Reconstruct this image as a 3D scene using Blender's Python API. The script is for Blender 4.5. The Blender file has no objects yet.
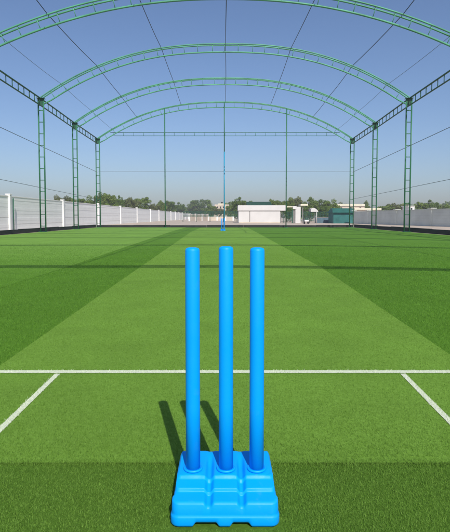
import bpy, math, random
import numpy as np
from mathutils import Vector, Matrix
random.seed(7); rng = np.random.default_rng(11)
scene = bpy.context.scene
COL = scene.collection
R = math.radians

# ------------------------------------------------------------------ camera model (photo pixels, 450x532)
F, CX, HOR, PITCH, HC = 500.0, 225.0, 217.0, R(3.0), 0.857
CY = HOR + F*math.tan(PITCH)
def ray(px, py):
    x = (px-CX)/F; v = (CY-py)/F
    c, s = math.cos(PITCH), math.sin(PITCH)
    return Vector((x, c+v*s, -s+v*c))
def G(px, py, z=0.0):
    d = ray(px, py); t = (z-HC)/d.z
    return Vector((d.x*t, d.y*t, z))
def AT(px, py, Y):
    d = ray(px, py); t = Y/d.y
    return Vector((d.x*t, Y, HC+d.z*t))

# ------------------------------------------------------------------ materials
def new_mat(name):
    m = bpy.data.materials.new(name); m.use_nodes = True
    nt = m.node_tree; b = nt.nodes['Principled BSDF']
    return m, nt, b
def mat(name, col, rough=.6, var=.12, scale=6.0, bump=0.0, bscale=40.0, spec=.4, metal=0.0, sub=0.0):
    m, nt, b = new_mat(name)
    tc = nt.nodes.new('ShaderNodeTexCoord')
    n = nt.nodes.new('ShaderNodeTexNoise'); n.inputs['Scale'].default_value = scale; n.inputs['Detail'].default_value = 5
    nt.links.new(tc.outputs['Object'], n.inputs['Vector'])
    r = nt.nodes.new('ShaderNodeValToRGB')
    r.color_ramp.elements[0].position = .3; r.color_ramp.elements[1].position = .7
    r.color_ramp.elements[0].color = (*[c*(1-var) for c in col], 1)
    r.color_ramp.elements[1].color = (*[min(1, c*(1+var)) for c in col], 1)
    nt.links.new(n.outputs['Fac'], r.inputs['Fac']); nt.links.new(r.outputs['Color'], b.inputs['Base Color'])
    b.inputs['Roughness'].default_value = rough; b.inputs['Specular IOR Level'].default_value = spec
    b.inputs['Metallic'].default_value = metal
    if bump:
        n2 = nt.nodes.new('ShaderNodeTexNoise'); n2.inputs['Scale'].default_value = bscale; n2.inputs['Detail'].default_value = 4
        nt.links.new(tc.outputs['Object'], n2.inputs['Vector'])
        bp = nt.nodes.new('ShaderNodeBump'); bp.inputs['Strength'].default_value = bump; bp.inputs['Distance'].default_value = .02
        nt.links.new(n2.outputs['Fac'], bp.inputs['Height']); nt.links.new(bp.outputs['Normal'], b.inputs['Normal'])
    return m
def island_mat(name, c0, c1, rough=.6, trans=0.15, big=0.25, spec=.3):
    """per-leaf / per-blade colour variation plus slow patches"""
    m, nt, b = new_mat(name)
    g = nt.nodes.new('ShaderNodeNewGeometry')
    tc = nt.nodes.new('ShaderNodeTexCoord')
    n = nt.nodes.new('ShaderNodeTexNoise'); n.inputs['Scale'].default_value = .9; n.inputs['Detail'].default_value = 6; n.inputs['Roughness'].default_value = .65
    nt.links.new(tc.outputs['Object'], n.inputs['Vector'])
    mix = nt.nodes.new('ShaderNodeMix'); mix.data_type = 'RGBA'
    mix.inputs['A'].default_value = (*c0, 1); mix.inputs['B'].default_value = (*c1, 1)
    nt.links.new(g.outputs['Random Per Island'], mix.inputs['Factor'])
    mr = nt.nodes.new('ShaderNodeMapRange'); mr.inputs['From Min'].default_value = .3; mr.inputs['From Max'].default_value = .7
    mr.inputs['To Min'].default_value = 1-big; mr.inputs['To Max'].default_value = 1+big
    nt.links.new(n.outputs['Fac'], mr.inputs['Value'])
    vm = nt.nodes.new('ShaderNodeVectorMath'); vm.operation = 'SCALE'
    nt.links.new(mix.outputs['Result'], vm.inputs[0]); nt.links.new(mr.outputs['Result'], vm.inputs['Scale'])
    nt.links.new(vm.outputs['Vector'], b.inputs['Base Color'])
    b.inputs['Roughness'].default_value = rough; b.inputs['Specular IOR Level'].default_value = spec
    if trans:
        tr = nt.nodes.new('ShaderNodeBsdfTranslucent'); nt.links.new(vm.outputs['Vector'], tr.inputs['Color'])
        ms = nt.nodes.new('ShaderNodeMixShader'); ms.inputs['Fac'].default_value = trans
        out = nt.nodes['Material Output']
        nt.links.new(b.outputs[0], ms.inputs[1]); nt.links.new(tr.outputs[0], ms.inputs[2]); nt.links.new(ms.outputs[0], out.inputs['Surface'])
    return m
def turf_mat(name, c0, c1, c2=None, fade=None):
    """synthetic turf seen from a distance: speckle of pile at several sizes"""
    m, nt, b = new_mat(name)
    tc = nt.nodes.new('ShaderNodeTexCoord')
    def noise(s, d, r=.6):
        n = nt.nodes.new('ShaderNodeTexNoise'); n.inputs['Scale'].default_value = s; n.inputs['Detail'].default_value = d; n.inputs['Roughness'].default_value = r
        nt.links.new(tc.outputs['Object'], n.inputs['Vector']); return n
    fine = noise(60, 8, .8); mid = noise(2.2, 5); big = noise(.35, 3)
    rmp = nt.nodes.new('ShaderNodeValToRGB'); e = rmp.color_ramp.elements
    e[0].position = .36; e[1].position = .64; e[0].color = (*c0, 1); e[1].color = (*c1, 1)
    nt.links.new(fine.outputs['Fac'], rmp.inputs['Fac'])
    cur = rmp.outputs['Color']
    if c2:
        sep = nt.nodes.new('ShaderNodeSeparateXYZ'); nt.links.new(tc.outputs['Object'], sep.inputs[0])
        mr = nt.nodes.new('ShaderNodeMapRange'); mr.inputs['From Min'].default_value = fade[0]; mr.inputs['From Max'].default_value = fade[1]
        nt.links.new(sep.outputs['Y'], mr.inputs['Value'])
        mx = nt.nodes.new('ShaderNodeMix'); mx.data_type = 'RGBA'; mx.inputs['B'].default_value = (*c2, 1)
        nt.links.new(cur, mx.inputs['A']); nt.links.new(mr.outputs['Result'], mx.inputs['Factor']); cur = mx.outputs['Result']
    for n, a in ((mid, .10), (big, .08)):
        mr = nt.nodes.new('ShaderNodeMapRange'); mr.inputs['From Min'].default_value = .3; mr.inputs['From Max'].default_value = .7
        mr.inputs['To Min'].default_value = 1-a; mr.inputs['To Max'].default_value = 1+a
        nt.links.new(n.outputs['Fac'], mr.inputs['Value'])
        vm = nt.nodes.new('ShaderNodeVectorMath'); vm.operation = 'SCALE'
        nt.links.new(cur, vm.inputs[0]); nt.links.new(mr.outputs['Result'], vm.inputs['Scale']); cur = vm.outputs['Vector']
    nt.links.new(cur, b.inputs['Base Color'])
    b.inputs['Roughness'].default_value = .9; b.inputs['Specular IOR Level'].default_value = .1
    bp = nt.nodes.new('ShaderNodeBump'); bp.inputs['Strength'].default_value = .5; bp.inputs['Distance'].default_value = .01
    nt.links.new(fine.outputs['Fac'], bp.inputs['Height']); nt.links.new(bp.outputs['Normal'], b.inputs['Normal'])
    return m

M = {}
M['sand'] = mat('sand', (.46, .38, .30), .95, .18, .8, .4, 12)
def blue_mat():
    m, nt, b = new_mat('blue_plastic')
    tc = nt.nodes.new('ShaderNodeTexCoord')
    def noise(s, d, r=.6, sc=(1,1,1)):
        mp = nt.nodes.new('ShaderNodeMapping'); mp.inputs['Scale'].default_value = sc; nt.links.new(tc.outputs['Object'], mp.inputs[0])
        n = nt.nodes.new('ShaderNodeTexNoise'); n.inputs['Scale'].default_value = s; n.inputs['Detail'].default_value = d; n.inputs['Roughness'].default_value = r
        nt.links.new(mp.outputs[0], n.inputs['Vector']); return n
    def rng_(n, a, b_, lo, hi):
        q = nt.nodes.new('ShaderNodeMapRange'); q.inputs[1].default_value = a; q.inputs[2].default_value = b_; q.inputs[3].default_value = lo; q.inputs[4].default_value = hi
        nt.links.new(n.outputs['Fac'], q.inputs[0]); return q.outputs[0]
    mx = nt.nodes.new('ShaderNodeMix'); mx.data_type = 'RGBA'
    mx.inputs['A'].default_value = (.000, .325, .88, 1); mx.inputs['B'].default_value = (.16, .36, .62, 1)
    nt.links.new(rng_(noise(9, 10, .75), .58, .82, 0, .25), mx.inputs['Factor'])
    nt.links.new(mx.outputs['Result'], b.inputs['Base Color'])
    nt.links.new(rng_(noise(14, 8, .7), .3, .7, .36, .56), b.inputs['Roughness'])
    b.inputs['Specular IOR Level'].default_value = .22
    bp = nt.nodes.new('ShaderNodeBump'); bp.inputs['Strength'].default_value = .10; bp.inputs['Distance'].default_value = .003
    nt.links.new(noise(120, 5).outputs['Fac'], bp.inputs['Height']); nt.links.new(bp.outputs['Normal'], b.inputs['Normal'])
    return m
M['blue'] = blue_mat()
M['green_paint'] = mat('green_paint', (.022, .135, .062), .45, .2, 2.5, .1, 60)
M['arch_paint'] = mat('arch_paint', (.075, .29, .17), .45, .25, 1.5, .1, 60)
M['dark_green_paint'] = mat('dark_green_paint', (.012, .085, .045), .5, .2, 2.5)
M['blue_paint'] = mat('blue_paint', (.02, .26, .42), .45, .15, 2.0)
M['cable'] = mat('cable_black', (.012, .014, .014), .6)
M['grey_cable'] = mat('cable_grey', (.10, .12, .13), .6)
M['rubber'] = mat('black_rubber', (.016, .020, .018), .8, .35, 1.5, .3, 20)
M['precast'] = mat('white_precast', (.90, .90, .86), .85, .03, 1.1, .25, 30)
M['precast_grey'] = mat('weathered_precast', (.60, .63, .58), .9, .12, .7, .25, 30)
M['cabin_white'] = mat('cabin_white', (.60, .58, .56), .8, .05, 1.0)
M['white_paint'] = mat('white_paint', (.80, .79, .76), .7, .05, 1.5)
M['line'] = mat('line_white', (.58, .63, .47), .9, .08, 60)
M['joint'] = mat('grey_joint', (.22, .21, .20), .8)
M['beige'] = mat('beige_render', (.55, .47, .38), .9, .1, 1.0)
M['cream'] = mat('cream_sheet', (.66, .62, .48), .7, .08, .8)
M['teal'] = mat('teal_sheet', (.025, .15, .14), .7, .25, 1.2)
M['teal_roof'] = mat('teal_roof', (.015, .11, .085), .7, .25, 1.2)
M['slate_blue'] = mat('slate_blue_sheet', (.10, .17, .22), .6, .2, 1.2)
M['dark'] = mat('dark_opening', (.02, .022, .022), .8)
M['mesh_green'] = mat('green_mesh', (.015, .075, .045), .8, .2, 1.0)
M['bark'] = mat('bark', (.12, .09, .065), .9, .25, 6, .5, 20)
M['leaf_a'] = island_mat('leaf_olive', (.110, .175, .024), (.190, .260, .050), trans=.3)
M['leaf_b'] = island_mat('leaf_deep', (.080, .140, .020), (.145, .215, .038), trans=.3)
M['leaf_c'] = island_mat('leaf_pale', (.110, .135, .038), (.180, .200, .065), trans=.3)
M['turf_dark'] = turf_mat('turf_dark', (.066, .168, .012), (.112, .245, .026))
M['turf_outer'] = turf_mat('turf_outer', (.066, .168, .012), (.112, .245, .026), (.155, .300, .045), (6.5, 11.5))  # turns lighter with distance: view-dependent sheen of the nap put into the colour
M['turf_pitch'] = turf_mat('turf_pitch', (.115, .232, .026), (.180, .335, .050))
M['turf_long'] = turf_mat('turf_long', (.058, .130, .012), (.10, .205, .026))
M['blade_pitch'] = island_mat('blade_pitch', (.095, .205, .015), (.185, .335, .048), .65, .2, .10)
M['blade_dark'] = island_mat('blade_strip', (.054, .160, .008), (.135, .300, .026), .65, .2, .10)
M['blade_long'] = island_mat('blade_long', (.070, .172, .012), (.205, .365, .055), .7, .25, .12)
M['blade_white'] = island_mat('blade_painted', (.50, .57, .38), (.76, .79, .64), .8, .1, .04)

# ------------------------------------------------------------------ mesh helpers
class MB:
    def __init__(s): s.v = []; s.f = []
    def box(s, c, d, rz=0, axis=None):
        cx, cy, cz = c; dx, dy, dz = [k/2 for k in d]
        b = len(s.v); cr, sr = math.cos(rz), math.sin(rz)
        for z in (-dz, dz):
            for x, y in ((-dx, -dy), (dx, -dy), (dx, dy), (-dx, dy)):
                s.v.append((cx+x*cr-y*sr, cy+x*sr+y*cr, cz+z))
        for q in ((0,3,2,1),(4,5,6,7),(0,1,5,4),(1,2,6,5),(2,3,7,6),(3,0,4,7)): s.f.append([b+k for k in q])
        return s
    def tube(s, pts, r, n=8, caps=True):
        pts = [Vector(p) for p in pts]; b = len(s.v)
        for i, p in enumerate(pts):
            t = (pts[min(i+1, len(pts)-1)]-pts[max(i-1, 0)]).normalized()
            a = Vector((0,0,1)) if abs(t.z) < .9 else Vector((1,0,0))
            u = t.cross(a).normalized(); w = t.cross(u)
            rr = r[i] if isinstance(r, (list, tuple)) else r
            for k in range(n):
                th = 2*math.pi*k/n
                s.v.append(tuple(p+(u*math.cos(th)+w*math.sin(th))*rr))
        for i in range(len(pts)-1):
            for k in range(n):
                k2 = (k+1) % n
                s.f.append([b+i*n+k, b+i*n+k2, b+(i+1)*n+k2, b+(i+1)*n+k])
        if caps:
            s.f.append([b+k for k in range(n)][::-1]); s.f.append([b+(len(pts)-1)*n+k for k in range(n)])
        return s
    def lathe(s, prof, c=(0,0,0), n=40):
        b = len(s.v)
        for r, z in prof:
            for k in range(n):
                th = 2*math.pi*k/n; s.v.append((c[0]+r*math.cos(th), c[1]+r*math.sin(th), c[2]+z))
        for i in range(len(prof)-1):
            for k in range(n):
                k2 = (k+1) % n
                s.f.append([b+i*n+k, b+i*n+k2, b+(i+1)*n+k2, b+(i+1)*n+k])
        s.f.append([b+k for k in range(n)][::-1]); s.f.append([b+(len(prof)-1)*n+k for k in range(n)])
        return s
    def prism(s, poly, z0, z1):
        b = len(s.v); n = len(poly)
        for z in (z0, z1):
            for x, y in poly: s.v.append((x, y, z))
        s.f.append([b+k for k in range(n)][::-1]); s.f.append([b+n+k for k in range(n)])
        for k in range(n):
            k2 = (k+1) % n; s.f.append([b+k, b+k2, b+n+k2, b+n+k])
        return s
    def build(s, name, m, parent=None, smooth=False, loc=None, bevel=0):
        me = bpy.data.meshes.new(name); me.from_pydata(s.v, [], s.f); me.update()
        me.materials.append(m)
        if smooth:
            me.polygons.foreach_set('use_smooth', [True]*len(me.polygons))
        o = bpy.data.objects.new(name, me); COL.objects.link(o)
        if parent: o.parent = parent
        if loc: o.location = loc
        if bevel:
            bv = o.modifiers.new('bevel', 'BEVEL'); bv.width = bevel; bv.segments = 2; bv.limit_method = 'ANGLE'
        return o
def tag(o, label=None, cat=None, group=None, kind=None):
    if label: o['label'] = label
    if cat: o['category'] = cat
    if group: o['group'] = group
    if kind: o['kind'] = kind
    return o
def thing(name, label, cat, loc=(0,0,0), group=None, rz=0):
    o = bpy.data.objects.new(name, None); COL.objects.link(o); o.location = loc; o.rotation_euler = (0,0,rz)
    o.empty_display_size = .2
    return tag(o, label, cat, group)
def kids(o): return [c for c in bpy.data.objects if c.parent == o]
def copy_tree(o, parent=None):
    c = o.copy(); COL.objects.link(c); c.parent = parent
    for ch in kids(o): copy_tree(ch, c)
    return c
def local(mb, loc):
    mb.v = [(x-loc[0], y-loc[1], z-loc[2]) for x, y, z in mb.v]; return mb

# ------------------------------------------------------------------ key positions from the photo
stY = G(226, 472.5, .103).y + .0215            # stump axis row
STX = [(-.0955), .0030, .0945]
stTop = AT(193, 248.5, stY).z
tip = G(163.5, 401.5)                          # shadow tip of the first stump
SUN = (Vector((AT(193.3, 250, stY).x, stY, stTop)) - tip).normalized()   # direction to the sun
SX, SY = -SUN.x/SUN.z, -SUN.y/SUN.z            # shadow shift per metre of height
print('stump row', stY, 'top', stTop, 'sun', SUN, 'elev', math.degrees(math.asin(SUN.z)), 'shift', SX, SY)

# ------------------------------------------------------------------ setting: ground, turf, pitch, lines
g = MB(); g.v = [(-1500,-300,-.016),(1500,-300,-.016),(1500,2500,-.016),(-1500,2500,-.016)]; g.f = [[0,1,2,3]]
tag(g.build('ground', M['sand']), kind='structure')
FX, FY0, FY1 = 10.62, -9.0, 41.9
def sheet(name, poly, z, m):
    mb = MB(); mb.v = [(x, y, z) for x, y in poly]; mb.f = [list(range(len(poly)))]
    return tag(mb.build(name, m), kind='structure')
# left / right edges of the pitch strip (from the photo)
Lp = [G(0, 365), G(111, 287), G(191, 231.8)]
Rp = [G(450, 354), G(321, 267), G(252, 229.8)]
def interp(P, y):
    ys = [p.y for p in P]; xs = [p.x for p in P]
    if y <= ys[0]: return xs[0]
    if y >= ys[-1]:
        return xs[-1]
    for i in range(len(P)-1):
        if y <= ys[i+1]: return xs[i]+(xs[i+1]-xs[i])*(y-ys[i])/(ys[i+1]-ys[i])
nearY = G(225, 463.5).y
OUT = [G(75, 264), G(134, 244), G(174, 230.6)]
sheet('turf', [(-FX,FY0),(FX,FY0),(FX,FY1),(-FX,FY1)], -.012, M['turf_dark'])
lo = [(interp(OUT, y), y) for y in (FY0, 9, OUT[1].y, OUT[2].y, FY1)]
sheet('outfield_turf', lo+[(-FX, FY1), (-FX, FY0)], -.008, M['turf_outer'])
ysL = [nearY+.014, Lp[0].y, Lp[1].y, Lp[2].y, FY1-1.0]; ysR = [nearY+.014, Rp[0].y, Rp[1].y, Rp[2].y, FY1-1.0]
sheet('pitch_turf', [(interp(Lp, y), y) for y in ysL]+[(interp(Rp, y), y) for y in ysR[::-1]], -.004, M['turf_pitch'])
sheet('front_turf', [(-FX+.3, -2), (FX-.3, -2)]+[(x, nearY+.006+.003*math.sin(x*31)+.002*math.sin(x*83+1)) for x in np.linspace(FX-.3, -FX+.3, 1600)], -.006, M['turf_long'])
crY = G(225, 371.3).y
cL, cR = G(59, 372).x, G(402, 372).x
retL = [G(57.0, 373.9), G(-1, 430)]; retR = [G(403.5, 373.9), G(451, 422)]
retL[0].y = retR[0].y = crY - .0235*1.05 - .013
LW = .0235
lines = [((-2.6, crY), (2.6, crY), LW*1.05)]
for a, b in (retL, retR):
    d = (b-a).normalized(); e = a+d*(a.y-nearY)*1.0
    lines.append(((a.x, a.y), (e.x, e.y), .0145))
def seg_poly(a, b, w):
    a, b = Vector(a), Vector(b); d = (b-a).normalized(); n = Vector((-d.y, d.x))*w
    return [tuple(a+n), tuple(a-n), tuple(b-n), tuple(b+n)]
zz = -.0015
for i, (a, b, w) in enumerate(lines):
    nm = 'popping_crease' if i == 0 else 'return_crease'
    sheet(nm, seg_poly(a, b, w), zz, M['line']); zz = -.0015
# far creases round the far wicket
fY = G(224, 230.6).y

# ------------------------------------------------------------------ turf pile as real blades
def blades(name, zone):
    """zone: 'long' (front strip) or 'pile' (pitch and side strips)"""
    P = []
    if zone == 'long':
        n = 320000; xs = rng.uniform(-1.25, 1.25, n); ys = rng.uniform(.95, nearY+.004, n) 
        sp = rng.uniform(0, 1, n) < .06; ys = np.where(sp, nearY + rng.exponential(.028, n), ys)
        inb = (np.abs(xs) < .151) & (ys > stY-.124) & (ys < stY+.11)
        xs, ys = xs[~inb], ys[~inb]; n = len(xs)
        L = rng.uniform(.005, .0135, n); W = rng.uniform(.0007, .0013, n)
        L = np.where(ys > nearY, L*np.clip(1-(ys-nearY)/.12, .35, 1), L)
        nb = (np.abs(xs) < .162) & (ys > stY-.150)
        L = np.where(nb, L*.6, L)
    else:
        Y0, Y1 = nearY, 17.0
        n = 1500000
        # inverse-power density: fewer, wider tufts with distance
        u = rng.uniform(0, 1, n); p = .40
        ys = (Y0**p + u*(Y1**p - Y0**p))**(1/p)
        hw = .56*ys+.45
        xs = rng.uniform(-1, 1, n)*hw
        n_keep = 800000
        keep = rng.uniform(0, 1, n) < n_keep/n
        keep &= rng.uniform(0, 1, n) < np.clip((17.0-ys)/7.0, 0, 1)
        keep &= np.abs(xs) < FX-.1
        ys = ys - np.where(ys < Y0+.05, rng.uniform(0, .022, n), 0)
        xs, ys = xs[keep], ys[keep]; n = len(xs)
        k = (ys/Y0)
        L = rng.uniform(.006, .013, n)*k**.25; W = rng.uniform(.0010, .0019, n)*k**.55
    z0 = np.full(n, .004)
    le = np.interp(ys, [p.y for p in Lp], [p.x for p in Lp]); re = np.interp(ys, [p.y for p in Rp], [p.x for p in Rp])
    jit = rng.normal(0, .004, n)
    pitch = (xs+jit > le) & (xs+jit < re) & (ys > nearY-.03)
    if zone == 'long': slot = np.full(n, 2)
    else:
        slot = np.where(pitch, 0, 1)
        L = np.where(pitch, L*(1+.9*np.exp(-np.maximum(ys-nearY, 0)/.35)), L*1.25)
        for a, b, w in lines:
            a = np.array(a); b = np.array(b); d = b-a; ln = np.linalg.norm(d); d = d/ln
            t = (xs-a[0])*d[0]+(ys-a[1])*d[1]; q = np.abs(-(xs-a[0])*d[1]+(ys-a[1])*d[0])
            wob = rng.normal(0, .0035, n)
            on = (t > -w*.2) & (t < ln) & (q+wob < w) & (rng.uniform(0, 1, n) > .10)
            slot = np.where(on, 3, slot); L = np.where(on, L*.75, L)
    z0 = np.where(slot == 0, -.006, np.where(slot == 3, -.002, np.where(slot == 2, -.008, -.010)))
    az = rng.uniform(0, 2*np.pi, n); lean = rng.uniform(.15, 1.15, n)
    tx, ty = np.cos(az), np.sin(az)
    fa = rng.uniform(0, np.pi, n)      # facing of the flat side
    px, py = np.cos(fa)*W*.5, np.sin(fa)*W*.5
    H = L*np.cos(lean); D = L*np.sin(lean)
    if zone == 'long':
        nv = 5
        V = np.zeros((n, 5, 3), np.float32)
        V[:,0] = np.stack([xs-px, ys-py, z0], 1); V[:,1] = np.stack([xs+px, ys+py, z0], 1)
        mx, my, mz = xs+tx*D*.35, ys+ty*D*.35, z0+H*.65
        V[:,2] = np.stack([mx+px*.8, my+py*.8, mz], 1); V[:,3] = np.stack([mx-px*.8, my-py*.8, mz], 1)
        V[:,4] = np.stack([xs+tx*D, ys+ty*D, z0+H], 1)
        base = (np.arange(n)*5)[:,None]
        tri = np.array([0,1,2, 0,2,3, 3,2,4])[None,:]; idx = (base+tri).ravel(); nf = 3
    else:
        V = np.zeros((n, 3, 3), np.float32)
        V[:,0] = np.stack([xs-px, ys-py, z0], 1); V[:,1] = np.stack([xs+px, ys+py, z0], 1)
        V[:,2] = np.stack([xs+tx*D, ys+ty*D, z0+H], 1)
        nv = 3; idx = np.arange(n*3); nf = 1
    me = bpy.data.meshes.new(name)
    me.vertices.add(n*nv); me.vertices.foreach_set('co', V.ravel())
    T = n*nf
    me.loops.add(T*3); me.loops.foreach_set('vertex_index', idx.astype(np.int32))
    me.polygons.add(T); me.polygons.foreach_set('loop_start', np.arange(T, dtype=np.int32)*3)
    me.polygons.foreach_set('material_index', np.repeat(slot, nf).astype(np.int32))
    me.update(calc_edges=True)
    for k in ('blade_pitch', 'blade_dark', 'blade_long', 'blade_white'): me.materials.append(M[k])
    o = bpy.data.objects.new(name, me); COL.objects.link(o)
    return o
tag(blades('long_grass', 'long'), 'darker tufted strip of long artificial grass in front of the pitch', 'grass', kind='stuff')
tag(blades('turf_pile', 'pile'), 'short pile of the green artificial turf on the pitch and beside it', 'grass', kind='stuff')

# ------------------------------------------------------------------ stump set
def sstep(a, b, x):
    t = np.clip((x-a)/(b-a), 0, 1); return t*t*(3-2*t)
def make_base():
    # local: origin at the centre of the stump row; x right, y back
    y0 = G(225, 526).y - stY; y1 = .105
    HX, cyy = .150, (y0+y1)/2; HY = (y1-y0)/2; rc = .022
    NP = 480
    # perimeter: rounded rectangle sampled by angle, stored as function of inset
    per = []
    segs = [(HX-rc, HY-rc, 0), (-(HX-rc), HY-rc, 90), (-(HX-rc), -(HY-rc), 180), (HX-rc, -(HY-rc), 270)]
    pts = []
    for i, (cx, cy, a0) in enumerate(segs):
        for k in range(13):
            a = R(a0+90*k/12); pts.append((cx+rc*math.cos(a), cy+rc*math.sin(a)))
    # resample
    P = np.array(pts+[pts[0]]); dl = np.r_[0, np.cumsum(np.hypot(*np.diff(P, axis=0).T))]
    t = np.linspace(0, dl[-1], NP, endpoint=False)
    px = np.interp(t, dl, P[:,0]); py = np.interp(t, dl, P[:,1])
    nx = np.roll(px, -1)-np.roll(px, 1); ny = np.roll(py, -1)-np.roll(py, 1)
    ln = np.hypot(nx, ny); ox, oy = ny/ln, -nx/ln      # outward normals
    def sdbox(x, y, hx, ya, yb, r):
        cy = (ya+yb)/2; hy = (yb-ya)/2
        qx = np.abs(x)-hx+r; qy = np.abs(y-cy)-hy+r
        return r-np.hypot(np.maximum(qx, 0), np.maximum(qy, 0))-np.minimum(np.maximum(qx, qy), 0)   # >0 inside
    def fillet(d, h, r):
        dd = np.clip(d, 0, r); return h-(r-np.sqrt(np.maximum(r*r-(r-dd)**2, 0)))
    def height(x, yl):
        y = yl; xs_ = x/gw(y)
        # channels between the stumps
        ch = np.maximum(np.exp(-(np.abs(x-.0475)/.0100)**3), np.exp(-(np.abs(x+.0455)/.0100)**3))
        ch = ch*(1-.8*sstep(.02, .085, y))
        d1 = sdbox(xs_, y, HX, y0, y1, rc)
        front = sstep(y0, y0+.05, y)
        t1 = fillet(d1, .069+.010*np.clip((y-y0)/.05, 0, 1)-.012*ch, .010)
        # second tier
        s2 = y0+.043
        d2 = sdbox(xs_, y, HX-.0010, s2, y1-.001, .016)
        w2 = sstep(0.000, .0045, d2)
        top2 = .086+.30*np.clip(y-s2, 0, .055)
        # third tier round the sockets
        s3 = -.034
        d3 = sdbox(xs_, y, HX-.0020, s3-.005, y1-.002, .016)
        w3 = sstep(0.0, .010, d3)
        top3 = .1045+.014*np.clip((y-s3)/.12, 0, 1)
        z = t1*(1-w2)+w2*(top2-.013*ch)
        z = z*(1-w3)+w3*(top3-.012*ch)
        # the back corner falls away
        z = z-.008*sstep(y1-.012, y1, y)
        # moulded rims round the sockets and flats in front of them
        for sx in STX:
            rr = np.hypot(x-sx, y)
            z = z+.0012*(1-sstep(.030, .042, rr))
        return z
    rings = list(np.r_[np.linspace(0, .01, 11), np.linspace(.0115, .5*2*HY, 100)])
    V = []; F = []
    # skirt, bottom to top
    def gw(y): return 1-.026*sstep(y0+.030, y0+.040, y)
    notch = np.zeros(NP)
    front = oy < -.8
    for a, b in ((-.086, -.020), (.018, .070)):
        notch = np.maximum(notch, np.where(front, sstep(a-.006, a+.006, px)*(1-sstep(b-.006, b+.006, px)), 0))
    side = np.abs(ox) > .8
    notch = np.maximum(notch, np.where(side, sstep(-.03, -.02, py)*(1-sstep(.02, .03, py)), 0))
    prof = [(-.012, .0015), (-.004, .0015), (.001, .004), (.0030, .009), (.0030, .0275), (.0020, .0305), (.0002, .0322), (.0000, .038)]
    loops = []
    for off, z in prof:
        zz = z + notch*np.where(z < .02, (.0115)*(1-z/.03), 0)
        oo = off - notch*(.003 if z < .02 else 0)
        loops.append(np.stack([(px+ox*oo)*gw(py+cyy), py+oy*oo+cyy, zz], 1))
    ncen = 110
    # top: rings scaled inward
    ks = [1-i*.0007*11 for i in range(0)]
    sc = np.r_[np.linspace(1, .93, 16), np.linspace(.922, .0, ncen)]
    for k in sc:
        y = py*k*(1-.001/HY)+cyy; x = px*k*(1-.001/HX)*gw(y)
        loops.append(np.stack([x, y, height(x, y)], 1))
    V = np.concatenate(loops); nl = len(loops)
    for i in range(nl-1):
        for k in range(NP):
            k2 = (k+1) % NP
            F.append([i*NP+k, i*NP+k2, (i+1)*NP+k2, (i+1)*NP+k])
    F.append([k for k in range(NP)][::-1])
    mb = MB(); mb.v = [tuple(map(float, v)) for v in V]; mb.f = F
    return mb
def make_stumps(label, loc):
    t = thing('cricket_stump_set', label, 'cricket stumps', loc, 'plastic cricket stump sets on the pitch')
    bo = make_base().build('stump_base', M['blue'], t, smooth=True)
    tops = [248.2, 247.0, 248.2]
    for sx, ty in zip(STX, tops):
        top = AT(225, ty, stY).z+.0075
        r = .0213
        prof = [(.001, top), (r*.5, top-.0005), (r-.006, top-.0015), (r-.003, top-.003), (r-.001, top-.006), (r, top-.010)]
        prof = prof[::-1]; prof = [(r, .085), (r, .3), (r, .5)]+prof
        s = MB().lathe(prof, (sx, 0, 0), 48).build('stump', M['blue'], t, smooth=True)
        col = [(r-.004, .100)] + [(r+.0045+.0032*math.cos(a), .1120+.0035*math.sin(a)) for a in np.linspace(-1.4, 2.6, 12)] + [(r-.004, .116)]
        MB().lathe(col, (sx, 0, 0), 48).build('collar', M['blue'], s, smooth=True)
    return t
near = make_stumps('bright blue plastic three stump set on moulded base, large in the foreground', (0, stY, -.005))
far = copy_tree(near); far.location = (G(223.0, 230.6).x, fY, -.004)
far['label'] = 'small distant blue stump set at the far end of the pitch by the central post'

# ------------------------------------------------------------------ steel canopy
CXm = 10.5
vis = {28.9: (44.3, 2.4), 35.3: (78.2, 2.4), 41.6: (102, 2.4), 20.9: (-12, 2.15)}
def apex(Y, py): return AT(225, py, Y).z
zE = {}
eave_px = {28.9: 98, 35.3: 122.5, 41.6: 138.5}
for Y, py in eave_px.items(): zE[Y] = AT(225, py, Y).z
arches = []   # (Y, zApex, zEave, exponent)
for Y, (py, ex) in vis.items():
    arches.append((Y, apex(Y, py), zE.get(Y, 7.75), ex))
zA = 10.65
for py in (266.3, 244.8):
    sh = G(225, py).y
    arches.append((sh-SY*(zA-.12), zA, 7.8, 3.4))
arches.sort()
Ya = [a[0] for a in arches]
print('arches', arches)
gap0, gap1 = arches[1][0], arches[2][0]
arches.insert(2, (gap0+(gap1-gap0)*.36, zA, 7.8, 3.0)); arches.insert(3, (gap0+(gap1-gap0)*.69, zA-.1, 7.78, 2.6))
def arch_z(a, X): return a[2]+.0+(a[1]-a[2])*(1-abs(X/CXm)**a[3])
canopy = thing('sports_canopy', 'large green steel frame of arched trusses and lattice columns spanning the pitch', 'canopy frame', (0, 25, 0))
CO = (0, 25, 0)
def put(mb, name, m, parent, origin=CO, smooth=True):
    # vertices are given in world space; parent chain is canopy (at CO) > part at origin
    return local(mb, origin).build(name, m, parent, smooth=smooth)
ND = 64
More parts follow.
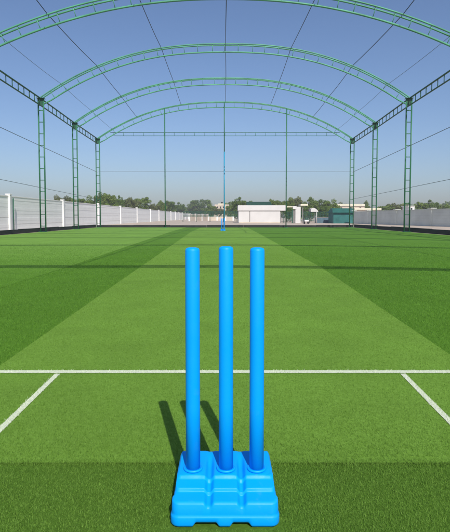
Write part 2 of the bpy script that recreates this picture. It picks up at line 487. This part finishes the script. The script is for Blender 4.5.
for a in arches:
    Y = a[0]; dep = .42 if Y > 15 else .24; hp = .13 if Y > 15 else .07
    am = M['arch_paint']
    Xs = [CXm*math.sin(math.pi/2*k/ND) for k in range(-ND, ND+1)]
    ch = MB()
    # two upper chords side by side, one lower chord
    for oy in (-hp, hp):
        ch.tube([(x, Y+oy, arch_z(a, x)) for x in Xs], .036, 6)
    def low(x):
        xx = max(-CXm*.985, min(CXm*.985, x)); e = .01
        sl = (arch_z(a, xx+e)-arch_z(a, xx-e))/(2*e); q = math.sqrt(1+sl*sl)
        return (x+dep*sl/q*(1 if abs(x) < CXm*.985 else .9), Y, arch_z(a, x)-dep/q)
    ch.tube([(-(CXm-.13), Y, a[2]-.34)]+[low(x) for x in Xs if abs(x) < CXm*.965]+[(CXm-.13, Y, a[2]-.34)], .042, 6)
    n = 13
    for k in range(-n, n+1):
        x = CXm*.95*k/n + .05*math.sin(k*2.1+Y)
        ch.tube([(x, Y-hp, arch_z(a, x)), low(x)], .017, 5)
        ch.tube([(x, Y-hp, arch_z(a, x)), (x, Y+hp, arch_z(a, x))], .012, 5)
    arch = put(ch, 'arch', am, canopy)
    for s in (-1, 1):
        c = MB(); zt = a[2]
        for ox in (-.15, .15):
            c.tube([(s*CXm+ox, Y, .02), (s*CXm+ox, Y, zt-.05)], .042, 8)
        z = .35
        while z < zt-.3:
            c.tube([(s*CXm-.15, Y, z), (s*CXm+.15, Y, z)], .024, 6); z += .66
        cm = put(c, 'column', M['green_paint'], canopy)
        b = MB().box((s*CXm, Y, .012+.01), (.46, .3, .02))
        put(b, 'base_plate', M['green_paint'], cm, smooth=False)
        t = MB().box((s*CXm, Y, zt-.22), (.30, .05, .40)).box((s*CXm, Y, zt-.01), (.42, .34, .03))
        put(t, 'gusset', M['dark_green_paint'], cm, smooth=False)
def eave(Y):
    ys = [a[0] for a in arches]; zs = [a[2] for a in arches]
    return float(np.interp(Y, ys, zs))
for s in (-1, 1):
    e = MB(); ys = [a[0] for a in arches]
    x = s*(CXm+.02)
    e.tube([(x, y, eave(y)+.0) for y in ys], .042, 6)
    e.tube([(x, y, eave(y)-.40) for y in ys], .036, 6)
    w = e; y = ys[0]+.4
    while y < ys[-1]:
        w.tube([(x, y, eave(y)), (x, y, eave(y)-.40)], .024, 5); y += .72
    put(e, 'eave_beam', M['dark_green_paint'], canopy)
# end tie truss
Yend = 41.6
zt = AT(225, 132, Yend).z; zb2 = AT(225, 135.3, Yend).z
hx = AT(339, 133, Yend).x
e = MB()
e.tube([(-hx*1.01, Yend+.18, zt), (hx*1.01, Yend+.18, zt)], .026, 6); e.tube([(-hx*.98, Yend+.18, zb2), (hx*.98, Yend+.18, zb2)], .022, 6)
w = e
for k in range(-11, 12): w.tube([(k*.84, Yend+.18, zt), (k*.84, Yend+.18, zb2)], .014, 5)
put(e, 'tie_beam', M['green_paint'], canopy)

# posts of the far end
pa = [a for a in arches if abs(a[0]-41.6) < .1][0]
def post(px, lab, twotone=False):
    X = AT(px, 200, Yend).x
    top = arch_z(pa, X)-.05
    t = thing('net_post', lab, 'post', (X, Yend-.22, .01), 'slender net posts at the far end')
    if twotone:
        zc = AT(px, 152, Yend).z
        MB().tube([(0,0,0), (0,0,zc)], .050, 10).build('lower_pole', M['blue_paint'], t, smooth=True)['label'] = 'blue painted lower half'
        MB().tube([(0,0,zc), (0,0,top)], .040, 10).build('upper_pole', M['green_paint'], t, smooth=True)
    else:
        MB().tube([(0,0,0), (0,0,top)], .044, 10).build('pole', M['green_paint'], t, smooth=True)
    MB().box((0,0,.012), (.3,.3,.02)).build('base_plate', M['green_paint'], t)
post(165.5, 'slender green post at the far end, left of the blue one')
post(224.3, 'tall central post at the far end, blue below and green above', True)
post(285.8, 'slender green post at the far end, right of the blue one beside the cabin')

# cables
def cable(pts, r, m, lab, grp):
    o0 = pts[0]
    mb = MB().tube([tuple(Vector(p)-Vector(o0)) for p in pts], r, 6)
    tag(mb.build('overhead_cable', m, None, True, loc=o0), lab, 'cable', grp)
def along(X, zoff=.05, sag=.05, n=8, i0=0):
    pts = []
    for i in range(i0, len(arches)-1):
        a, b = arches[i], arches[i+1]
        for k in range(n):
            t = k/n; y = a[0]+(b[0]-a[0])*t
            pts.append((X+.015*math.sin(y*.4), y, (arch_z(a, X)*(1-t)+arch_z(b, X)*t)+zoff-sag*4*t*(1-t)))
    pts.append((X, arches[-1][0], arch_z(arches[-1], X)+zoff))
    return pts
gc = 'black cables running lengthwise over the arches'
for X, lab in ((-7.25, 'black overhead cable nearest the left eave, running along the arches'),
               (-3.6, 'black overhead cable between the left outer one and the ridge'),
               (.05, 'black ridge cable along the crown of the arches, above the blue post'),
               (3.75, 'black overhead cable between the ridge and the right outer one'),
               (7.25, 'black overhead cable nearest the right eave, running along the arches')):
    cable(along(X, i0=3 if X in (-7.25, -3.6, 3.75) else 0), .016, M['cable'], lab, gc)
gf = 'thin grey guy wires'
cable(along(-9.3, .04, .05), .009, M['grey_cable'], 'thin grey wire just inside the left eave beam', gf)
cable(along(9.3, .04, .05), .009, M['grey_cable'], 'thin grey wire just inside the right eave beam', gf)
for s, nm in ((-1, 'left'), (1, 'right')):
    for (pA, pB, hh) in (((0, 125), 172, 'upper'), ((9, 180), 199, 'lower')):
        z0 = AT(pA[0], pA[1], 10.5*500/(225-pA[0])).z; z1 = AT(98, pB, 41.6).z
        pts = []
        for k in range(25):
            y = 3+(41.6-3)*k/24; zl = z1+(z0-z1)*(41.6-y)/(41.6-23.3)
            zl = min(zl, z0+.12)
            pts.append((s*(CXm+.06), y, zl))
        cable(pts, .014 if hh == 'upper' else .011, M['grey_cable'], '%s thin wire strung along the %s row of columns' % (hh, nm), gf)
z = AT(225, 171, 41.6).z
cable([(-10.5+21*k/20, 41.75, z-.02*math.sin(math.pi*k/20)) for k in range(21)], .010, M['grey_cable'], 'thin wire stretched across the far end behind the posts', gf)

# black border boards
def board(name, a, b, h, th, lab, m='rubber'):
    a, b = Vector((*a, 0)), Vector((*b, 0)); d = b-a; c = (a+b)/2
    t = MB(); n = max(1, int(d.length/3)); L = d.length/n; ang = math.atan2(d.y, d.x)
    for k in range(n):
        x = -d.length/2+L*(k+.5); hh = h*(1+.06*math.sin(k*2.3))
        t.box((x, .012*math.sin(k*1.7), hh/2), (L-.015, th, hh))
    o = t.build(name, M[m], None, loc=c, bevel=.012); o.rotation_euler = (0, 0, ang)
    return tag(o, lab, 'border board', 'black border boards round the turf')
board('border_board', (-10.86, -8), (-10.86, 41.95), .235, .12, 'low black border along the left edge of the turf below the white wall')
board('border_board', (10.86, 41.95), (10.86, -8), .25, .12, 'low black border along the right edge of the turf below the grey wall')
board('border_board', (-10.75, 42.1), (10.75, 42.1), .20, .12, 'low black border across the far end of the turf')

# ------------------------------------------------------------------ walls
def wall(lab, pts, zt, m, mp, pw, capw, boards, name='boundary_wall', caps=True):
    """pts: pillar positions along the wall"""
    o = Vector((*pts[0], 0))
    t = thing(name, lab, 'wall', o)
    for i, p in enumerate(pts):
        if i < len(pts)-1: dirv = Vector(pts[i+1])-Vector(p)
        ang = math.atan2(dirv.y, dirv.x)
        c = Vector((*p, 0))-o
        pl = MB().box((c.x, c.y, zt/2+.02), (pw, pw, zt+.04), ang).build('pillar', mp, t, bevel=.012)
        if caps: MB().box((c.x, c.y, zt+.075), (capw, capw, .07), ang).build('pillar_cap', mp, pl, bevel=.015)
        if i < len(pts)-1:
            q = Vector((*pts[i+1], 0))-o; L = (q-c).length-pw; mid = (c+q)/2
            b = MB(); h = (zt-.08)/boards
            for k in range(boards):
                jx = .006*math.sin(i*3.1+k*1.9)
                b.box((mid.x-math.sin(ang)*jx, mid.y+math.cos(ang)*jx, h*(k+.5)), (L, .06, h-.010), ang)
                b.box((mid.x, mid.y, h*(k+1)-.006), (L, .044, .03), ang)
            pn = b.build('wall_panel', m, t, bevel=.006)
            MB().box((mid.x, mid.y, zt-.04), (L, .11, .075), ang).build('coping', mp, pn, bevel=.01)
    return t
XL = -13.4
ys = [8.5, 18.3, 28.4, 37.8, 48.2, 58.6, 69.5, 82, 92.5, 103, 113, 123, 133, 144, 155, 166, 176]
wall('long white precast wall with pillars behind the left border board', [(XL, y*1.094) for y in ys], 2.20, M['precast'], M['white_paint'], .26, .31, 10)
zr = 1.62
def XR(Y): return 19.9-.125*(Y-44)
ysr = [26.5, 33.5, 40.3, 47.2, 54.3, 61.8, 66.5]
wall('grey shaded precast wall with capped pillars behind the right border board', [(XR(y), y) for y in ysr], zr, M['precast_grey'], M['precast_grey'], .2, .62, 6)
pts = [G(190.5, 221.9), G(197, 221.6), G(203, 221.3), G(209.5, 221.0)]
# low beige wall past the end of the white one
wall('low beige wall stepping down past the end of the long white wall', [(-7.4, 104), (-6.3, 108), (-5.2, 112), (-4.0, 117)], 1.5, M['beige'], M['white_paint'], .3, .4, 4)
wall('low pale wall on the sand behind the green mesh fence', [(-3.9, 118), (-1.9, 118.3), (.1, 118.6), (1.9, 119)], .95, M['beige'], M['white_paint'], .3, .4, 3)
# thin post by the left wall
mb = MB().tube([(0,0,0),(0,0,2.03)], .035, 8)
p = tag(mb.build('pipe_post', M['dark_green_paint'], None, True, loc=(XL+.22, 13.18*500/(225-14), 0)), 'thin dark green post standing against the white wall at its left', 'post')

# ------------------------------------------------------------------ background buildings
def bx(p0, p1, Y, dy):
    """box centre/size from photo pixel rectangle on the plane Y, extending back by dy"""
    a = AT(p0[0], p0[1], Y); b = AT(p1[0], p1[1], Y)
    return ((a.x+b.x)/2, Y+dy/2, (a.z+b.z)/2), (abs(b.x-a.x), dy, abs(a.z-b.z))
YB = 72.0
def Bx(mb, x0, y0, x1, y1, Y, dy, off=(0,0,0)):
    c, d = bx((x0, y0), (x1, y1), Y, dy)
    if y1 > 221: # reaches the ground
        top = c[2]+d[2]/2; c = (c[0], c[1], top/2); d = (d[0], d[1], top)
    mb.box((c[0]-off[0], c[1]-off[1], c[2]-off[2]), d); return mb
o = (AT(259, 222, YB).x, YB, 0)
cab = thing('site_cabin', 'long low white cabin with flat fascia and one joint, beyond the far border', 'cabin', o)
Bx(MB(), 238.6, 211.2, 280.0, 223, YB, 4.0, o).build('wall', M['cabin_white'], cab)
Bx(MB(), 238.0, 205.2, 286.6, 210.6, YB-.10, 4.3, o).build('fascia', M['cabin_white'], cab, bevel=.02)
Bx(MB(), 238.6, 210.6, 280.0, 211.2, YB+.06, 3.8, o).build('shadow_gap', M['joint'], cab)
Bx(MB(), 249.5, 211.2, 250.1, 223, YB-.03, .06, o).build('panel_joint', M['joint'], cab)
Bx(MB(), 280.0, 211.5, 280.8, 223, YB+.1, .12, o).build('porch_post', M['joint'], cab)
Bx(MB(), 283.6, 211.2, 284.2, 223, YB+.1, .12, o).build('porch_post', M['mesh_green'], cab)
Bx(MB(), 238.6, 221.9, 280.0, 223, YB-.05, .05, o).build('plinth', M['beige'], cab)
# green roof behind
YG = 86; o = (AT(259, 222, YG).x, YG, 0)
gr = thing('green_shed', 'shed with dark green corrugated roof rising behind the white cabin', 'shed', o)
Bx(MB(), 248, 205, 271, 222, YG+.4, 5, o).build('wall', M['beige'], gr)
a = AT(247, 201.4, YG); b = AT(272, 205.6, YG)
rf = MB(); rf.v = [(a.x-o[0], 2.4, a.z), (b.x-o[0], 2.4, a.z), (b.x-o[0], -.2, b.z), (a.x-o[0], -.2, b.z), (b.x-o[0], 5.8, b.z), (a.x-o[0], 5.8, b.z)]
rf.f = [[3,2,1,0], [0,1,4,5], [2,4,1], [3,0,5], [2,3,5,4]]
rf.build('roof', M['mesh_green'], gr)
rb = MB()
for k in range(24):
    x = (a.x-o[0])+(b.x-a.x)*(k+.5)/24; rb.tube([(x, -.2, b.z+.03), (x, 2.4, a.z+.03)], .035, 4)
rb.build('ribs', M['mesh_green'], gr)
# gate portal
YP = 70.5; o = (AT(297, 222, YP).x, YP, 0)
gp = thing('gate_portal', 'white gate pier under a thin roof slab, right of the white cabin', 'gate', o)
Bx(MB(), 295.4, 206.6, 300.6, 223, YP, .7, o).build('pier', M['cabin_white'], gp, bevel=.03)
Bx(MB(), 293.0, 206.0, 296.6, 209.0, YP-.1, .5, o).build('bracket', M['cabin_white'], gp, bevel=.03)
Bx(MB(), 300.7, 204.0, 308.0, 205.5, YP, 2.2, o).build('roof_slab', M['cream'], gp)
Bx(MB(), 287.0, 206.2, 293.0, 207.2, YP+.1, .3, o).build('lintel', M['cream'], gp)
Bx(MB(), 292.0, 209.4, 292.8, 223, YP+.1, .15, o).build('gate_post', M['mesh_green'], gp)
Bx(MB(), 302.4, 205.5, 303.0, 223, YP+.3, .12, o).build('gate_post', M['joint'], gp)
lf = MB()
for k in range(9): lf.box(((293.2+k*.28-225)*YP/500-o[0], .15, .95), (.03, .03, 1.8))
for z in (.1, .95, 1.8): lf.box(((294.3-225)*YP/500-o[0], .15, z), (.36, .04, .05))
lf.build('gate_leaf', M['joint'], gp)
# canopy with white domed top
YC = 71.0; o = (AT(312.5, 222, YC).x, YC, 0)
ky = thing('sun_shelter', 'small shelter with white humped top on thin posts', 'shelter', o)
sc = YC/500; n = 12; rf = MB(); prof = []
zt0 = AT(225, 211.4, YC).z; zt1 = AT(225, 208.0, YC).z
for k in range(n+1):
    t = k/n; x = (309.6+7.4*t-225)*sc-o[0]; prof.append((x, zt0+(zt1-zt0)*math.sin(math.pi*(t**.62))**.7+.02))
for dy in (-.8, .8):
    for x, z in prof: rf.v.append((x, dy, z))
    for x, z in prof: rf.v.append((x, dy, zt0-.05))
m = n+1
for k in range(n):
    rf.f += [[k, k+1, 2*m+k+1, 2*m+k], [m+k, k+m+1, k+1, k], [2*m+k, 2*m+k+1, 3*m+k+1, 3*m+k], [m+k, 3*m+k, 3*m+k+1, m+k+1]]
rf.build('roof', M['cabin_white'], ky)
for px, mm in ((308.8, 'mesh_green'), (315.6, 'cabin_white')):
    x = (px-225)*sc-o[0]
    for dy in (-.7, .7): MB().tube([(x, dy, 0), (x, dy, zt0)], .05, 8).build('post', M[mm], ky, smooth=True)
MB().box(((312.2-225)*sc-o[0], -.7, zt0-.08), (1.0, .06, .06)).build('beam', M['mesh_green'], ky)
# little utility cart
YU = 64.0; o = (AT(306.2, 222, YU).x, YU, 0)
ca = thing('utility_cart', 'tiny white and green cart on the sand beside the gate pier', 'cart', o)
MB().box((0,0,.40), (.50, .9, .22)).build('body', M['white_paint'], ca, bevel=.04)
MB().box((.02,-.1,.62), (.44, .5, .2)).build('seat', M['mesh_green'], ca, bevel=.04)
MB().tube([(-.2,.3,.5),(-.2,.36,.85),(.2,.36,.85),(.2,.3,.5)], .02, 6).build('handle', M['dark'], ca)
for sx in (-.24, .24):
    for sy in (-.3, .3):
        MB().tube([(sx-.04, sy, .16), (sx+.04, sy, .16)], .155, 14).build('wheel', M['dark'], ca)
# blue-grey low skip and teal kiosk
YK = 73.0; o = (AT(324, 222, YK).x, YK, 0)
sk = thing('low_container', 'long low slate blue container left of the teal kiosk', 'container', o)
Bx(MB(), 316.8, 217.6, 331.6, 223, YK, 1.8, o).build('body', M['slate_blue'], sk, bevel=.03)
rb = MB()
for k in range(12): Bx(rb, 317.2+k*1.25, 217.9, 317.6+k*1.25, 222.8, YK-.06, .06, o)
rb.build('ribs', M['slate_blue'], sk)
Bx(MB(), 316.6, 217.1, 331.8, 217.6, YK-.05, 1.9, o).build('rim', M['joint'], sk)
YK = 68.5; o = (AT(343, 222, YK).x, YK, 0)
kk = thing('teal_kiosk', 'teal sheet metal kiosk with sloping roof behind the far right column', 'kiosk', o)
Bx(MB(), 333.4, 212.6, 354.6, 223, YK, 3.2, o).build('wall', M['teal'], kk)
rb = MB()
for k in range(22): Bx(rb, 333.8+k*.96, 212.7, 334.1+k*.96, 222.9, YK-.04, .04, o)
rb.build('ribs', M['teal'], kk)
a = AT(332.2, 208.0, YK); b = AT(355.2, 212.6, YK)
rf = MB(); x0, x1 = a.x-o[0], b.x-o[0]; zl, zh = b.z, a.z
rf.v = [(x0, -.35, zl), (x1, -.35, zl), (x1, 3.4, zl), (x0, 3.4, zl), (x0+.25, 1.2, zh), (x1-.1, 1.2, zh), (x1-.1, 2.2, zh), (x0+.25, 2.2, zh)]
rf.f = [[0,1,5,4],[1,2,6,5],[2,3,7,6],[3,0,4,7],[4,5,6,7],[3,2,1,0]]
rf.build('roof', M['teal_roof'], kk)
# pale roofs behind the right wall
def house(x0, y0, x1, Y, dy, lab, m='cream', roofth=1.8, wallm='beige'):
    o = (AT((x0+x1)/2, 222, Y).x, Y, 0)
    t = thing('flat_building', lab, 'building', o, 'pale flat roofed buildings beyond the right wall')
    Bx(MB(), x0+.6, y0+roofth, x1-.6, 222, Y+.2, dy, o).build('wall', M[wallm], t)
    Bx(MB(), x0, y0, x1, y0+roofth, Y, dy+.4, o).build('roof', M[m], t, bevel=.03)
    n = max(1, int((x1-x0)/8))
    for k in range(n):
        xx = x0+(x1-x0)*(k+.5)/n
        Bx(MB(), xx-.8, y0+roofth+1.4, xx+.8, y0+roofth+3.4, Y+.17, .05, o).build('window', M['dark'], t)
house(336.6, 204.1, 365, 112, 7, 'long flat pale roof above the teal kiosk, farther left building')
house(354.5, 208.0, 381.5, 84, 5, 'low cream roofed building just behind the start of the grey wall')
house(408.3, 205.6, 414.8, 96, 3.5, 'small white box building behind the grey wall near the first right column', 'white_paint', .8, 'white_paint')
# distant beige building left of the blue post
YD = 160; o = (AT(220, 222, YD).x, YD, 0)
bd = thing('beige_building', 'distant beige flat roofed building with roof tank, just left of the blue post', 'building', o)
Bx(MB(), 214.6, 204.4, 229.0, 222, YD, 8, o).build('wall', M['beige'], bd)
Bx(MB(), 213.6, 206.0, 216.4, 222, YD-1.2, 3, o).build('stair_tower', M['beige'], bd)
Bx(MB(), 218.0, 203.4, 225.0, 204.4, YD+.5, 5, o).build('parapet', M['cream'], bd)
Bx(MB(), 220.8, 201.9, 222.8, 203.4, YD+1, .7, o).build('roof_tank', M['dark'], bd)
for k in range(4):
    Bx(MB(), 216.8+k*3.0, 206.4, 218.2+k*3.0, 208.0, YD-.05, .05, o).build('window', M['dark'], bd)
# mesh fences
def mesh_fence(x0, x1, Y, z0, z1, lab, step=2.4, pitch=.24):
    a = (x0-225)*Y/500; b = (x1-225)*Y/500; o = ((a+b)/2, Y, 0)
    t = thing('mesh_fence', lab, 'fence', o, 'green mesh fences beyond the turf')
    n = max(1, int((b-a)/step))
    for k in range(n+1):
        x = a+(b-a)*k/n-o[0]; MB().tube([(x, 0, 0), (x, 0, z1+.06)], .045, 8).build('fence_post', M['mesh_green'], t, smooth=True)
    w = MB(); x = a
    while x < b:
        w.box((x-o[0], 0, (z0+z1)/2), (.055, .02, z1-z0)); x += pitch
    z = z0
    while z < z1:
        w.box(((a+b)/2-o[0], .012, z), (b-a, .02, .055)); z += pitch
    w.build('mesh_panel', M['mesh_green'], t)
    MB().tube([(a-o[0], -.05, z1), (b-o[0], -.05, z1)], .05, 6).build('top_rail', M['mesh_green'], t)
mesh_fence(183, 237, 90, .95, 1.85, 'dark green mesh fence between the white wall end and the white cabin')
mesh_fence(287, 332, 79, .3, 1.65, 'dark green mesh fence running behind the gate pier and shelter')

# ------------------------------------------------------------------ trees
def tree_proto(kind, seed):
    r = np.random.default_rng(seed)
    # unit tree: height 1, crown half-width .5
    t = bpy.data.objects.new({'a': 'broadleaf_tree', 'b': 'broadleaf_tree', 'c': 'acacia_tree'}[kind], None); COL.objects.link(t)
    tr = MB(); tr.tube([(0,0,0), (.01,.01,.15), (-.01,.0,.32), (0,.02,.6)], [.035, .028, .022, .008], 8)
    for k in range(7):
        a = r.uniform(0, 6.28); z0 = r.uniform(.16, .38); L = r.uniform(.22, .38)
        tr.tube([(0,0,z0), (math.cos(a)*L*.5, math.sin(a)*L*.5, z0+L*.45), (math.cos(a)*L, math.sin(a)*L, z0+L*1.0)], [.016, .010, .003], 5)
    tr.build('trunk', M['bark'], t, smooth=True)
    nc = 34
    cl = []
    while len(cl) < nc:
        p = r.uniform(-1, 1, 3)
        d = np.linalg.norm(p)
        if .45 < d < 1.0:
            zc = .62 if kind != 'c' else .70
            zz = zc-.04+p[2]*(.36 if kind != 'c' else .22)
            wob = 1+.18*math.sin(3*math.atan2(p[1], p[0])+seed)
            cl.append((p[0]*.40*wob, p[1]*.40*wob, zz+r.normal(0, .02), r.uniform(.08, .15)))
    cl += [(r.normal(0,.1), r.normal(0,.1), .6+r.normal(0,.08), .16) for _ in range(5)]
    per = 150; n = len(cl)*per
    C = np.repeat(np.array(cl), per, axis=0)
    d = r.normal(0, 1, (n, 3)); d /= np.linalg.norm(d, axis=1)[:,None]; rad = C[:,3]*r.uniform(.35, 1.08, n)**.6
    pos = C[:,:3]+d*rad[:,None]*np.array([1, 1, .75])
    pos[:,2] = np.maximum(pos[:,2], .12)
    nrm = d+r.normal(0, .55, (n, 3)); nrm /= np.linalg.norm(nrm, axis=1)[:,None]
    up = r.normal(0, 1, (n, 3)); u = np.cross(nrm, up); u /= np.linalg.norm(u, axis=1)[:,None]; w = np.cross(nrm, u)
    s = r.uniform(.014, .028, n)[:,None]
    V = np.stack([pos-u*s, pos-w*s*.7, pos+u*s, pos+w*s*.7], 1).reshape(-1, 3)
    me = bpy.data.meshes.new('crown'); me.from_pydata(V.tolist(), [], (np.arange(n*4).reshape(-1, 4)).tolist()); me.update()
    me.materials.append(M['leaf_'+kind])
    c = bpy.data.objects.new('crown', me); COL.objects.link(c); c.parent = t
    return t
protos = {k: [tree_proto(k, 5+i*7+ord(k)) for i in range(3)] for k in 'abc'}
used = {id(p): False for v in protos.values() for p in v}
cnt = 0
def tree(px, top, half, Y, kind, lab):
    """px centre column, top row, half width in photo pixels"""
    global cnt
    P = protos[kind][cnt % 3]; cnt += 1
    if used[id(P)]: t = copy_tree(P)
    else: t = P; used[id(P)] = True
    H = AT(px, top, Y).z*1.10; w = half*Y/500/.37
    t.location = (AT(px, 222, Y).x, Y, 0); t.scale = (w, w*.9, H); t.rotation_euler = (0, 0, cnt*1.3)
    tag(t, lab, 'tree', 'trees beyond the walls')
W = 'behind the white wall'
tree(62, 196.5, 8, 100, 'c', 'low pale tree just right of the first left column, '+W)
tree(71, 197.5, 7, 105, 'a', 'small tree seen through the second left column, '+W)
tree(86, 197.5, 9, 100, 'a', 'low tree between the second and third left columns, '+W)
tree(99, 195.5, 7, 96, 'b', 'tree directly behind the third left column, '+W)
tree(110, 193.0, 9, 92, 'a', 'tallest rounded tree right of the third left column, '+W)
tree(119, 197.5, 6, 98, 'b', 'smaller tree on the right shoulder of the tallest left one, '+W)
tree(131, 198.5, 7, 105, 'c', 'left half of the rounded pair midway along the white wall')
tree(140, 197.0, 9, 108, 'a', 'right half of the rounded pair midway along the white wall')
tree(154, 204.0, 6, 118, 'c', 'low bush-like tree left of the first slender green post')
tree(161, 202.5, 6, 122, 'a', 'small tree touching the left side of the first slender green post')
tree(170, 201.2, 8, 142, 'b', 'dark tree right of the first slender green post')
tree(179, 203.5, 6, 178, 'b', 'dark tree above the far end of the white wall')
tree(193, 202.5, 7, 212, 'a', 'left shoulder of the big tree left of the beige building')
tree(202, 199.6, 10, 208, 'b', 'big rounded tree left of the distant beige building')
tree(211, 205.5, 6, 150, 'a', 'low tree on the left corner of the beige building')
tree(219, 208.6, 6, 148, 'c', 'low pale tree in front of the beige building')
tree(230, 204.5, 6, 122, 'a', 'tree right of the beige building behind the blue post')
tree(240, 199.0, 8, 100, 'b', 'dark tree rising at the left end of the white cabin roof')
tree(250, 203.0, 6, 104, 'b', 'dark tree behind the left end of the green shed roof')
tree(275, 199.0, 6, 98, 'a', 'tree rising at the right end of the green shed roof')
tree(287, 199.5, 7, 92, 'a', 'tree directly behind the right slender green post')
tree(295, 198.0, 7, 94, 'c', 'taller olive tree above the white gate pier')
tree(290, 208.0, 6, 82, 'b', 'dark low tree seen inside the gate opening')
tree(303, 206.0, 6, 96, 'b', 'low dark tree behind the thin gate roof slab')
tree(311, 199.5, 8, 98, 'a', 'tree above the humped white shelter')
tree(320, 200.0, 8, 100, 'b', 'dark tree behind the slate blue container')
tree(331, 200.8, 8, 96, 'a', 'tree above the left corner of the teal kiosk')
tree(324, 207.5, 8, 84, 'b', 'lower dark tree directly over the slate blue container')
tree(341, 203.3, 8, 118, 'c', 'pale tree behind the long flat roof at its left end')
tree(353, 205, 7, 135, 'c', 'faint low tree seen between the pale roofs')
tree(366, 202.5, 4, 130, 'a', 'small tree at the right end of the long flat roof')
tree(384, 205.0, 8, 110, 'a', 'low tree right of the second right column, behind the grey wall')
tree(393, 203.5, 9, 112, 'c', 'pale tree left of the first right column, behind the grey wall')
tree(402, 206.5, 6, 116, 'a', 'low tree directly behind the first right column')
tree(421, 202.0, 8, 100, 'a', 'left half of the broad tree right of the small white box building')
tree(430, 201.5, 8, 100, 'b', 'right half of the broad tree right of the small white box building')
tree(437, 205.5, 6, 108, 'c', 'low pale shoulder tree right of the broad pair')
tree(448, 204.0, 7, 100, 'a', 'tree cut by the right edge of the view, behind the grey wall')
# far wood that closes the horizon
r = np.random.default_rng(3); n = 42000
xs = r.uniform(-230, 260, n); top = 6.2+1.3*np.sin(xs*.07)+.9*np.sin(xs*.23+1)+.5*np.sin(xs*.61)
yy = 235+r.normal(0, 3.5, n)+xs*.02
zz_ = np.abs(top)*r.uniform(0, 1, n)**.6
s = r.uniform(.35, .75, n)
d = r.normal(0, 1, (n, 3)); d /= np.linalg.norm(d, axis=1)[:,None]; e = np.cross(d, r.normal(0, 1, (n, 3))); e /= np.linalg.norm(e, axis=1)[:,None]
P = np.stack([xs, yy, zz_], 1)
V = np.stack([P-d*s[:,None], P+e*s[:,None]*.8, P+d*s[:,None], P-e*s[:,None]*.8], 1).reshape(-1, 3)
me = bpy.data.meshes.new('far_wood'); me.from_pydata(V.tolist(), [], np.arange(n*4).reshape(-1, 4).tolist()); me.update(); me.materials.append(M['leaf_a'])
fw = bpy.data.objects.new('far_wood', me); COL.objects.link(fw); tag(fw, 'low far off band of woodland along the horizon', 'woodland', kind='stuff')

# ------------------------------------------------------------------ haze
HZ = True
if HZ:
    hb = MB().box((10, 140, 7), (560, 330, 16.4))
    m = bpy.data.materials.new('haze'); m.use_nodes = True; nt = m.node_tree
    nt.nodes.remove(nt.nodes['Principled BSDF'])
    pv = nt.nodes.new('ShaderNodeVolumePrincipled'); pv.inputs['Color'].default_value = (.93, .93, .95, 1)
    pv.inputs['Density'].default_value = .0013; pv.inputs['Anisotropy'].default_value = .2
    nt.links.new(pv.outputs['Volume'], nt.nodes['Material Output'].inputs['Volume'])
    ho = hb.build('haze', m); tag(ho, 'thin pale haze over the whole ground', 'haze', kind='stuff')

for o in list(bpy.data.objects):      # everything stands on the ground sheet
    if o.parent is None and 'category' in o and o['category'] not in ('cricket stumps', 'grass', 'haze'):
        o.location.z -= .016
# ------------------------------------------------------------------ light, sky, camera
w = bpy.data.worlds.new('World'); scene.world = w; w.use_nodes = True
nt = w.node_tree; bg = nt.nodes['Background']
sky = nt.nodes.new('ShaderNodeTexSky'); sky.sky_type = 'NISHITA'; sky.sun_disc = False
sky.sun_elevation = math.asin(SUN.z); sky.sun_rotation = math.atan2(SUN.x, SUN.y) % (2*math.pi)
sky.air_density = 1.0; sky.dust_density = 1.3; sky.ozone_density = 4.5; sky.altitude = 0
tint = nt.nodes.new('ShaderNodeVectorMath'); tint.operation = 'MULTIPLY'; tint.inputs[1].default_value = (1.0, .985, 1.05)
nt.links.new(sky.outputs[0], tint.inputs[0]); nt.links.new(tint.outputs[0], bg.inputs['Color']); bg.inputs['Strength'].default_value = .115
sl = bpy.data.lights.new('Sun', 'SUN'); sl.energy = 4.6; sl.angle = R(.4); sl.color = (1, .955, .88)
so = bpy.data.objects.new('Sun', sl); COL.objects.link(so); so.rotation_euler = SUN.to_track_quat('Z', 'Y').to_euler(); so.location = SUN*60

cam = bpy.data.cameras.new('Camera'); co = bpy.data.objects.new('Camera', cam); COL.objects.link(co)
cam.sensor_fit = 'VERTICAL'; cam.sensor_height = 24; cam.lens = F/532*24
cam.shift_y = -(266-CY)/532; cam.clip_start = .05; cam.clip_end = 6000
co.location = (0, 0, HC); co.rotation_euler = (math.pi/2-PITCH, 0, 0)
scene.camera = co
scene.view_settings.view_transform = 'Standard'; scene.view_settings.look = 'None'
scene.view_settings.exposure = 0; scene.view_settings.gamma = 1; scene.view_settings.use_curve_mapping = False
